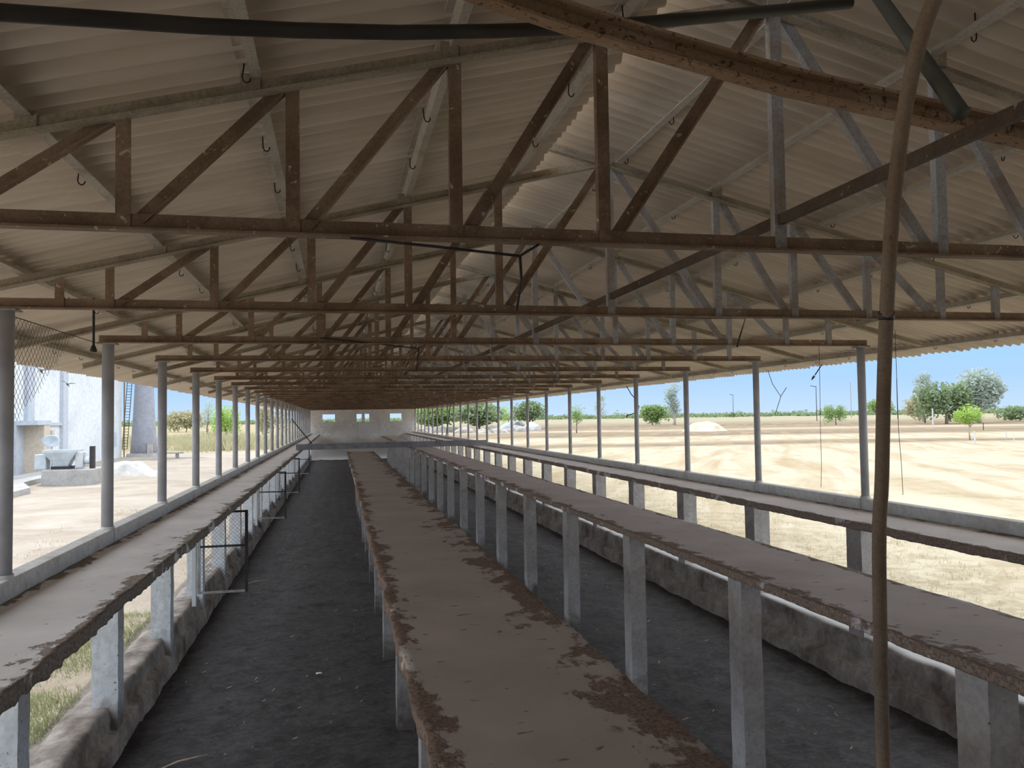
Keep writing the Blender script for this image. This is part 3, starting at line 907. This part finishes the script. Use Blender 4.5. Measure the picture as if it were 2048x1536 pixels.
def tree(px, py_base, py_top, width_px, kind, leaf, label, lobes=7, n=1500, trunk=.25, seed=1, trunk_frac=.3, bark='bark', name='tree', cat='tree', size=None):
    """stands where its foot meets the ground; height and width follow from how far off it is"""
    base = on(px, py_base, 2, GROUND)
    dist = base.dot(_f); k = dist / FOC
    H = (py_base - py_top) * k; W = width_px * k
    rnd = random.Random(seed)
    root = empty(name, base, label, cat, None)
    tr = MB(); cz = H * trunk_frac
    r0 = max(.05, trunk * H / 8)
    top = Vector((rnd.uniform(-.06, .06) * W, 0, H * .75))
    tr.tube([(0, 0, -.1), (rnd.uniform(-.03, .03) * W, 0, cz * .6), tuple(top * .6), tuple(top)], [r0 * 1.25, r0, r0 * .6, r0 * .2], 8)
    for i in range(5):
        a = rnd.uniform(0, 2 * PI); z0 = H * rnd.uniform(trunk_frac * .7, .5)
        tr.tube([(0, 0, z0), (math.cos(a) * W * .18, math.sin(a) * W * .18, z0 + H * .12), (math.cos(a) * W * .32, math.sin(a) * W * .32, z0 + H * .2)], [r0 * .5, r0 * .35, r0 * .12], 6)
    tr.build('trunk', M[bark], root, True)
    mb = MB(); sz = size or max(.10, W * .035)
    if kind == 'dome':
        for i in range(lobes):
            a = rnd.uniform(0, 2 * PI); rr = W * .5 * rnd.uniform(0, .62)
            z = cz + (H - cz) * rnd.uniform(.28, .70)
            R = W * rnd.uniform(.18, .27)
            leaf_cloud(mb, (math.cos(a) * rr, math.sin(a) * rr, z), (R, R, min(R, (H - cz) * .33)), n // lobes, sz, rnd)
        leaf_cloud(mb, (0, 0, cz + (H - cz) * .5), (W * .40, W * .40, (H - cz) * .46), n // 2, sz, rnd)
    elif kind == 'tall':
        for i in range(lobes):
            t = i / max(1, lobes - 1)
            a = rnd.uniform(0, 2 * PI); rr = W * .25 * rnd.uniform(0, 1)
            z = cz + (H - cz) * (.12 + .76 * t)
            R = W * rnd.uniform(.20, .34) * (1 - .25 * t)
            leaf_cloud(mb, (math.cos(a) * rr, math.sin(a) * rr, z), (R, R, (H - cz) * .17), n // lobes, sz, rnd)
    elif kind == 'bush':
        for i in range(lobes):
            x = W * rnd.uniform(-.36, .36); y = W * rnd.uniform(-.25, .25)
            h = H * rnd.uniform(.4, .62) * (1 - .9 * (x / W) ** 2)
            R = W * rnd.uniform(.16, .26)
            leaf_cloud(mb, (x, y, h * .75), (R, R, max(.12, H - h * .8) * .62), n // lobes, sz, rnd)
    zs = [p[2] for p in mb.v]; rs = sorted(abs(p[0]) for p in mb.v)
    z0 = {'dome': cz * .8, 'tall': cz * .6, 'bush': -.05}[kind]; za, zb = min(zs), sorted(zs)[int(.995 * len(zs))]
    kx = W * .5 / rs[int(.985 * len(rs))]; kz = (H - z0) / (zb - za)
    mb.v = [(x * kx, y * kx, z0 + (z - za) * kz) for x, y, z in mb.v]
    mb.build('foliage', M[leaf], root)
    return root

# field side
tree(957, 864, 806, 92, 'dome', 'leaf_dark', 'broad dark shade tree behind the pale rubble, seen between distant field-side posts', 9, 2600, .3, 1, .22)
tree(872, 864, 808, 90, 'dome', 'leaf_green', 'wide green tree seen through the farthest field-side posts', 9, 2200, .3, 2, .2)
tree(1060, 858, 803, 62, 'dome', 'leaf_dark', 'rounded dark green tree above the grey sheeted heap', 7, 1900, .3, 3, .3)
tree(1018, 852, 812, 34, 'bush', 'leaf_lime', 'bright yellow-green bush beside the rounded dark green tree', 6, 900, .2, 4)
tree(1153, 866, 812, 34, 'dome', 'leaf_green', 'small open young tree left of the tall grey-green one', 5, 500, .16, 5, .38)
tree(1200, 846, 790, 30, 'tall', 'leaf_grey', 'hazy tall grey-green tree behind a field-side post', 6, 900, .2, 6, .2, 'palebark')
tree(1305, 850, 810, 62, 'bush', 'leaf_green', 'low rounded green acacia in the field', 9, 2600, .2, 7)
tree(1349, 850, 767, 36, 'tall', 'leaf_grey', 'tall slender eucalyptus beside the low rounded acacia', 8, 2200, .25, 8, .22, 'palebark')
tree(1672, 850, 810, 44, 'bush', 'leaf_green', 'compact round green bush standing alone at the field edge', 8, 2200, .2, 9)
tree(1762, 842, 799, 58, 'dome', 'leaf_green', 'spreading green tree just past the tall rusty pipe', 7, 1300, .25, 10, .3)
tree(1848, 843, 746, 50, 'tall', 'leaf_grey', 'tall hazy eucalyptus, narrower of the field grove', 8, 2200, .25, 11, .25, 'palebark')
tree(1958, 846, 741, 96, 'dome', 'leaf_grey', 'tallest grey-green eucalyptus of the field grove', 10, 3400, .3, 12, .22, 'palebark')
tree(1893, 848, 766, 108, 'bush', 'leaf_dark', 'broad dense dark tree in the middle of the field grove', 9, 2400, .25, 13)
tree(1850, 846, 795, 70, 'bush', 'leaf_dry', 'dull dry thicket at the foot of the field grove', 8, 1300, .2, 14)
tree(1940, 880, 811, 46, 'dome', 'leaf_lime', 'small bright green tree on a thin pale trunk in front of the grove', 6, 1100, .14, 15, .5, 'palebark')
tree(2040, 842, 812, 90, 'bush', 'leaf_dark', 'dark low tree clump at the edge of view right of the grove', 8, 1300, .2, 16)
# building side
tree(452, 884, 812, 54, 'bush', 'leaf_lime', 'leafy bright green shrub beyond the building-side posts', 9, 2400, .2, 21)
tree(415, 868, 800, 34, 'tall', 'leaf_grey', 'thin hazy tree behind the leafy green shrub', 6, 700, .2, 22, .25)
tree(322, 872, 824, 26, 'bush', 'leaf_green', 'green shrub just beside the water tower foot', 5, 600, .2, 23)
tree(545, 872, 812, 60, 'bush', 'leaf_dry', 'dry yellowish shrub seen between the farther building-side posts', 9, 2200, .2, 24)
tree(372, 864, 822, 74, 'bush', 'leaf_dry', 'low dry bush line behind the sunlit yard', 9, 2400, .15, 25)

# far treeline and grasses
mb = MB(); rnd = random.Random(5)
for i in range(420):
    ang = math.radians(-32 + 84 * i / 419) ; d = rnd.uniform(820, 1000)
    p = Vector((math.sin(ang) * d, math.cos(ang) * d, GROUND))
    h = rnd.uniform(3.2, 5.5) * (1.7 if rnd.random() < .08 else 1)
    leaf_cloud(mb, p + Vector((0, 0, h * .45)), (6, 6, h * .55), 46, 1.5, rnd)
tag(mb.build('treeline', M['leaf_dark']), 'low dark treeline along the far horizon', 'treeline', kind='stuff')

def grass(name, area, n, h, mat, label, seed, cond=None):
    mb = MB(); rnd = random.Random(seed)
    k = 0
    while k < n:
        x = rnd.uniform(area[0], area[1]); y = rnd.uniform(area[2], area[3])
        if nz(x * area[4], y * area[4], seed) < area[5] + rnd.uniform(-.25, .25): 
            k += .25; continue
        k += 1
        z = GROUND + .10 * nz(x * .25, y * .25) + .05 * nz(x * .9, y * .9, 3) - .02
        hh = h * rnd.uniform(.4, 1.2) * (1 + (1.1 * nz(x * .12, y * .12, seed + 3) if h > .5 else 0)); a = rnd.uniform(0, 2 * PI); w = hh * .07
        dx, dy = math.cos(a), math.sin(a); lean = rnd.uniform(.1, .55) * hh
        mb.add([(x - dy * w, y + dx * w, z), (x + dy * w, y - dx * w, z), (x + dx * lean + dy * w * .3, y + dy * lean - dx * w * .3, z + hh * .75), (x + dx * lean * 1.5, y + dy * lean * 1.5, z + hh)], [(0, 1, 2), (0, 2, 3)])
    tag(mb.build(name, M[mat]), label, 'grass', kind='stuff')
grass('green_weeds', (-6.2, -3.15, 7.5, 15.5, .8, -.12), 30000, .11, 'weed', 'low green weeds growing outside the building-side piers', 31)
grass('dry_stubble', (-9, -3.15, 5, 34, .7, .05), 7000, .09, 'straw', 'dry stubble scattered over the yard', 32)
grass('dry_weeds', (8.6, 17, 3, 40, .8, .0), 16000, .10, 'straw', 'dry weeds on the sand beside the field-side wall', 33)
grass('tall_dry_grass', (-40, -4, 92, 150, .06, -.25), 9000, 1.2, 'leaf_dry', 'tall dry grass beyond the yard', 34)

# ------------------------------------------------------------------ white building, tower and yard things
BX = -21.0
def by(px): return on(px, 900, 0, BX).y
yA, yB = 40.0, by(243)
root = empty('white_building', (BX, yB, GROUND), 'tall plain white building with pilasters and a small porch across the yard', 'building')
def bl(o): return o
def BXo(mb_, name, mat): return mb_.build(name, mat, root)
def lbox(x0, x1, y0, y1, z0, z1):
    return MB().box(x0 - BX, x1 - BX, y0 - yB, y1 - yB, z0 - GROUND, z1 - GROUND)
lbox(BX - 12, BX, yA, yB, GROUND - .1, 7.5).build('wall', M['bwall'], root)
lbox(BX - 12.3, BX + .35, yA - .3, yB + .3, 7.45, 7.7).build('roof_slab', M['bgrey'], root)
for p0_, p1_ in ((47, 61), (119, 129)):
    lbox(BX, BX + .25, by(p0_), by(p1_), GROUND - .1, 7.45).build('pilaster', M['bgrey'], root)
# porch with its roof, pillars and door
y0_, y1_ = by(22), by(52)
lbox(BX, BX + 1.6, y0_, y1_, -.05, .25).build('porch_roof', M['bgrey'], root)
lbox(BX + .2, BX + 1.55, y1_ - 1.3, y1_ - .1, GROUND, -.05).build('porch_pillar', M['beige'], root)
lbox(BX + .02, BX + .3, y0_, y1_ - 1.3, GROUND, -.05).build('porch_wall', M['bgrey'], root)
lbox(BX, BX + .06, by(57), by(70), GROUND + .35, -.55).build('door', M['bdoor'], root)
lbox(BX, BX + .5, by(57) - .4, by(72) + .4, -.55, -.25).build('door_canopy', M['bgrey'], root)
lbox(BX, BX + .18, by(72), by(125), -.12, .12).build('string_course', M['bgrey'], root)
f = lbox(BX, BX + .10, by(86), by(106), -1.55, -.45).build('window_frame', M['beige'], root)
lbox(BX + .1, BX + .12, by(88), by(100), -1.5, -.5).build('window_pane', M['bdoor'], root)
lbox(BX - .5, BX + .02, by(226), by(233), GROUND + 1.1, -.9).build('meter_box', M['bgrey'], root)

# apron in front of the porch
mb = MB(); mb.add([(x, y, z) for z in (GROUND - .1, GROUND + .28) for x, y in ((-19.3, 38), (-14.6, 38), (-14.9, 44), (-16.6, 48), (-17.4, 58), (-18.6, 64), (-19.3, 66))], [tuple(range(6, -1, -1)), tuple(range(7, 14))] + [(i, (i + 1) % 7, 7 + (i + 1) % 7, 7 + i) for i in range(7)])
tag(mb.build('concrete_apron', M['concrete']), 'low concrete apron with a rounded edge before the white building porch', 'apron')

# loading plinth with the grey hopper machine
pA = on(82, 970, 2, GROUND); pB = on(186, 971, 2, GROUND)
Yp = 48.4; x0_, x1_ = on(82, 960, 1, Yp).x, on(186, 960, 1, Yp).x
zt = on(130, 940, 1, Yp).z
MB().box(x0_, x1_, Yp, Yp + 2.6, GROUND - .1, zt).build('loading_plinth', M['concrete'], bevel=.04)
tag(bpy.data.objects['loading_plinth'], 'square streaked concrete plinth carrying the grey hopper machine', 'plinth')
cx = on(126, 930, 1, Yp + 1.2).x
root = empty('hopper_machine', (cx, Yp + 1.2, zt), 'grey feed hopper machine standing on the concrete plinth', 'machine')
k = 49.6 / FOC
mb = MB()
w0, w1, h = .45, .85, 1.05
rows = []
for z, w_, d_ in ((.12, .32, .3), (.45, .48, .42), (.95, .85, .7), (1.08, .88, .72), (1.08, .80, .64), (.9, .72, .58)):
    rows.append([(-w_, -d_, z), (w_, -d_, z), (w_, d_, z), (-w_, d_, z)])
mb.grid(rows, True); mb.f.append(tuple(len(mb.v) - 4 + i for i in range(4)))
mb.build('hopper', M['grey_metal'], root)
MB().box(-.5, .5, -.4, .4, 0, .16).build('base_frame', M['iron'], root)
MB().box(.72, 1.12, -.4, .3, .05, .95).build('motor_housing', M['whitepaint'], root, bevel=.06)
MB().tube([(1.15, -.1, .45), (1.5, -.1, .45)], .2, 14).build('motor', M['grey_metal'], root, True)
MB().box(1.45, 1.68, -.3, .0, 0, 1.25).build('control_panel', M['iron'], root)
MB().box(-1.35, -.75, -.4, .4, 0, .85).build('side_bin', M['grey_metal'], root, bevel=.05)
# round dish with stem beside the machine
p = on(102, 882, 1, Yp + 2.25)
root = empty('satellite_dish', (p.x, p.y, zt), 'round grey dish on a stem behind the hopper machine', 'dish')
mb = MB(); rr = []
for i in range(5):
    t = i / 4; R_ = .50 * t; rr.append([(R_ * math.cos(a * PI / 8), -.05 - .22 * (1 - t * t) * -1, R_ * math.sin(a * PI / 8) * .7 + p.z - zt) for a in range(16)])
mb.grid(rr, True)
o = mb.build('dish_bowl', M['grey_metal'], root, True); md = o.modifiers.new('s', 'SOLIDIFY'); md.thickness = .03
MB().tube([(0, .12, p.z - zt), (0, .2, .5), (0, .2, -.05)], .05, 8).build('dish_stem', M['grey_metal'], root, True)

# water tower with ladder
tb = on(288, 913, 2, GROUND); kk = tb.dot(_f) / FOC
root = empty('water_tower', tb, 'grey tapering concrete water tower beyond the white building', 'water tower')
H8 = (913 - 770) * kk
prof = [(0, 26), (H8 * .25, 23.5), (H8 * .55, 20.5), (H8, 17.5), (H8 * 1.5, 15.5), (H8 * 1.7, 15.5)]
mb = MB().tube([(0, 0, z) for z, r in prof], [r * kk for z, r in prof], 28); mb.build('shaft', M['tower'], root, True)
MB().tube([(0, 0, z) for z in (H8 * 1.6, H8 * 1.75, H8 * 2.1, H8 * 2.2)], [1.0, 3.2, 3.2, 2.6], 28).build('tank', M['tower'], root, False)
MB().tube([(0, 0, -.05), (0, 0, .35)], [34 * kk, 31 * kk], 20).build('footing', M['concrete'], root)
aq = math.atan2(-tb.y, -tb.x)
MB().box(11 * kk, 21 * kk, -24.5 * kk, -21 * kk, .3, 26 * kk).build('hatch', M['leg'], root)
lad = MB()
l0 = Vector((-32 * kk, -.8, .8)); l1 = Vector((-20 * kk, -.6, H8 * 1.5))
for dx in (-.22, .22): lad.tube([l0 + Vector((dx, 0, 0)), l1 + Vector((dx, 0, 0))], .035, 6)
for i in range(36):
    q = l0.lerp(l1, i / 35); lad.tube([q + Vector((-.22, 0, 0)), q + Vector((.22, 0, 0))], .025, 5)
lad.build('ladder', M['iron'], root)

# wire post by the building corner
q = on(248, 914, 2, GROUND)
mb = MB().tube([q, q + Vector((0, 0, 9.0))], .07, 6); tag(mb.build('thin_pole', M['rust_pipe']), 'thin rusty pole at the corner of the white building', 'pole')

def heap(name, c, rx, ry, h, mat, label, cat='heap', seed=0, n=26, rough=.25):
    mb = MB(); rows = []
    for i in range(n + 1):
        t = i / n
        r = []
        for k_ in range(40):
            a = 2 * PI * k_ / 40
            w_ = 1 + rough * nz(math.cos(a) * 1.7 + seed, math.sin(a) * 1.7, t * 2)
            R_ = (1 - t)
            z = h * (1 - R_ ** 2.3) * (1 + rough * .6 * nz(math.cos(a) * R_ * 3 + seed, math.sin(a) * R_ * 3, 5))
            r.append((math.cos(a) * rx * R_ * w_, math.sin(a) * ry * R_ * w_, z - .05))
        rows.append(r)
    mb.grid(rows, True)
    o = mb.build(name, mat, smooth=True); o.location = c
    return tag(o, label, cat)
heap('lime_heap', on(255, 950, 2, GROUND), 1.9, 1.6, .95, M['lime'], 'bright white heap on the yard in front of the water tower', seed=2)
heap('lime_heap', on(316, 951, 2, GROUND), .5, 1.2, .4, M['lime'], 'low white spill beside the bright white heap', seed=4)
heap('sand_heap', on(1410, 862, 2, GROUND), 4.9, 4, 1.9, M['sandheap'], 'pale sand heap out in the field between two near posts', seed=6)

# low trough in the yard
p = on(338, 917, 2, GROUND)
root = empty('low_bench', p, 'low weathered bench standing in the yard past the water tower', 'bench')
MB().box(-1.1, 1.3, -.25, .25, .45, .58).build('bench_top', M['concrete'], root)
MB().box(-.9, -.5, -.2, .2, -.05, .45).build('leg', M['rock'], root)
MB().box(.6, .85, -.2, .2, -.05, .45).build('leg', M['rock'], root)

# rubble heaps and sheeted heap by the far trees
rnd = random.Random(9)
def boulder(c, s, mat, name, label, cat, group=None):
    bm = bmesh.new(); bmesh.ops.create_icosphere(bm, subdivisions=2, radius=1.0)
    sd = rnd.uniform(0, 99)
    for v in bm.verts:
        k_ = 1 + .35 * nz(v.co.x * 1.3 + sd, v.co.y * 1.3, v.co.z * 1.3)
        v.co = Vector((v.co.x * s[0] * k_, v.co.y * s[1] * k_, max(-.3, v.co.z) * s[2] * (k_ + .25 * nz(v.co.x * 4 + sd, v.co.y * 4, 2))))
    me = bpy.data.meshes.new(name); bm.to_mesh(me); bm.free(); me.materials.append(mat)
    o = bpy.data.objects.new(name, me); C.objects.link(o); o.location = c
    return tag(o, label, cat, group)
RB = [(852, 862, 2.2), (876, 865, 2.6), (905, 864, 2.4), (930, 866, 2.4), (966, 866, 1.8), (985, 864, 2.4), (1000, 866, 2.2), (1030, 864, 2.6), (1046, 863, 2.2)]
for i, (x, y, s) in enumerate(RB):
    boulder(on(x, y, 2, GROUND), (s, s * .8, s * .55), M['rock'], 'rubble_heap', f'{ORD[i]} pale rubble heap out from the end wall under the far trees', 'rubble', 'rubble heaps under the far trees')
boulder(on(1027, 858, 2, GROUND), (4.2, 3, 2.3), M['tarp'], 'sheeted_heap', 'grey-blue sheeted heap below the rounded dark green tree', 'heap')
boulder(on(1064, 860, 2, GROUND), (2.3, 1.8, 2.0), M['whitepaint'], 'white_boulder', 'white boulder at the end of the rubble row', 'boulder')
boulder(on(2030, 831, 2, GROUND), (9, 4, 2.0), M['whitepaint'], 'white_roof_shed', 'low white shed roof far off right of the grove', 'shed')

# slender poles across the field
def pole(px, yb, yt, label, r=.09, arm=0, mat='iron', name='field_pole', cat='pole', ):
    b_ = on(px, yb, 2, GROUND); k_ = b_.dot(_f) / FOC; h_ = (yb - yt) * k_
    mb = MB().tube([b_ + Vector((0, 0, -.1)), b_ + Vector((0, 0, h_))], [r, r * .7], 7)
    if arm: mb.tube([b_ + Vector((0, 0, h_ * .98)), b_ + Vector((-arm, 0, h_ * 1.01))], r * .8, 6)
    tag(mb.build(name, M[mat]), label, cat, 'poles standing in the field')
pole(1634, 842, 772, 'thin street lamp pole left of the compact round bush', .16, 2.4, name='lamp_pole')
pole(1467, 836, 789, 'thin lamp pole far off above the treeline', .22, 3.0, name='lamp_pole')
pole(1703, 836, 764, 'hazy mast between the two nearest field-side uprights', .25, 0, 'grey_steel')
pole(1796, 838, 758, 'dark mast just past the tall rusty pipe', .22, 0)
pole(1866, 849, 817, 'pale wooden post before the field grove', .22, 0, 'whitepaint')
pole(1967, 860, 845, 'short dark post by the small bright tree', .07, 0)
pole(1950, 888, 862, 'short white marker post below the small bright tree', .09, 0, 'whitepaint')
pole(2013, 878, 862, 'first white marker stake near the view edge', .05, 0, 'whitepaint')
pole(2028, 884, 866, 'second white marker stake near the view edge', .05, 0, 'whitepaint')

# ------------------------------------------------------------------ light
w = bpy.data.worlds.new('world'); bpy.context.scene.world = w; w.use_nodes = True
nt = w.node_tree; nt.nodes.clear(); n = N(nt)
tc = n.node('ShaderNodeTexCoord'); sx = n.node('ShaderNodeSeparateXYZ'); n.link(tc.outputs['Generated'], sx.inputs[0])
colr = n.ramp(sx.outputs[2], [(0.0, (.205, .27, .355)), (.04, (.155, .24, .37)), (.10, (.13, .24, .375)), (.16, (.26, .37, .49)), (.26, (.72, .80, .92)), (.45, (.92, .97, 1.0)), (.7, (.80, .86, .95)), (1.0, (.5, .58, .7))])
bg = n.node('ShaderNodeBackground'); bg.inputs[1].default_value = 2.0
out = n.node('ShaderNodeOutputWorld'); n.link(colr, bg.inputs[0]); n.link(bg.outputs[0], out.inputs[0])
sun = bpy.data.lights.new('sun', 'SUN'); sun.energy = 1.8; sun.angle = .012; sun.color = (1.0, .94, .84)
so = bpy.data.objects.new('sun', sun); C.objects.link(so)
sd = Vector((-.235, .41, .88)).normalized()
so.rotation_euler = sd.to_track_quat('Z', 'Y').to_euler()

sc = bpy.context.scene
sc.view_settings.view_transform = 'Standard'; sc.view_settings.look = 'None'; sc.view_settings.gamma = 1
sc.view_settings.use_curve_mapping = False
sc.view_settings.exposure = 0.55
sc.cycles.max_bounces = 10; sc.cycles.diffuse_bounces = 8
sc.cycles.use_denoising = True
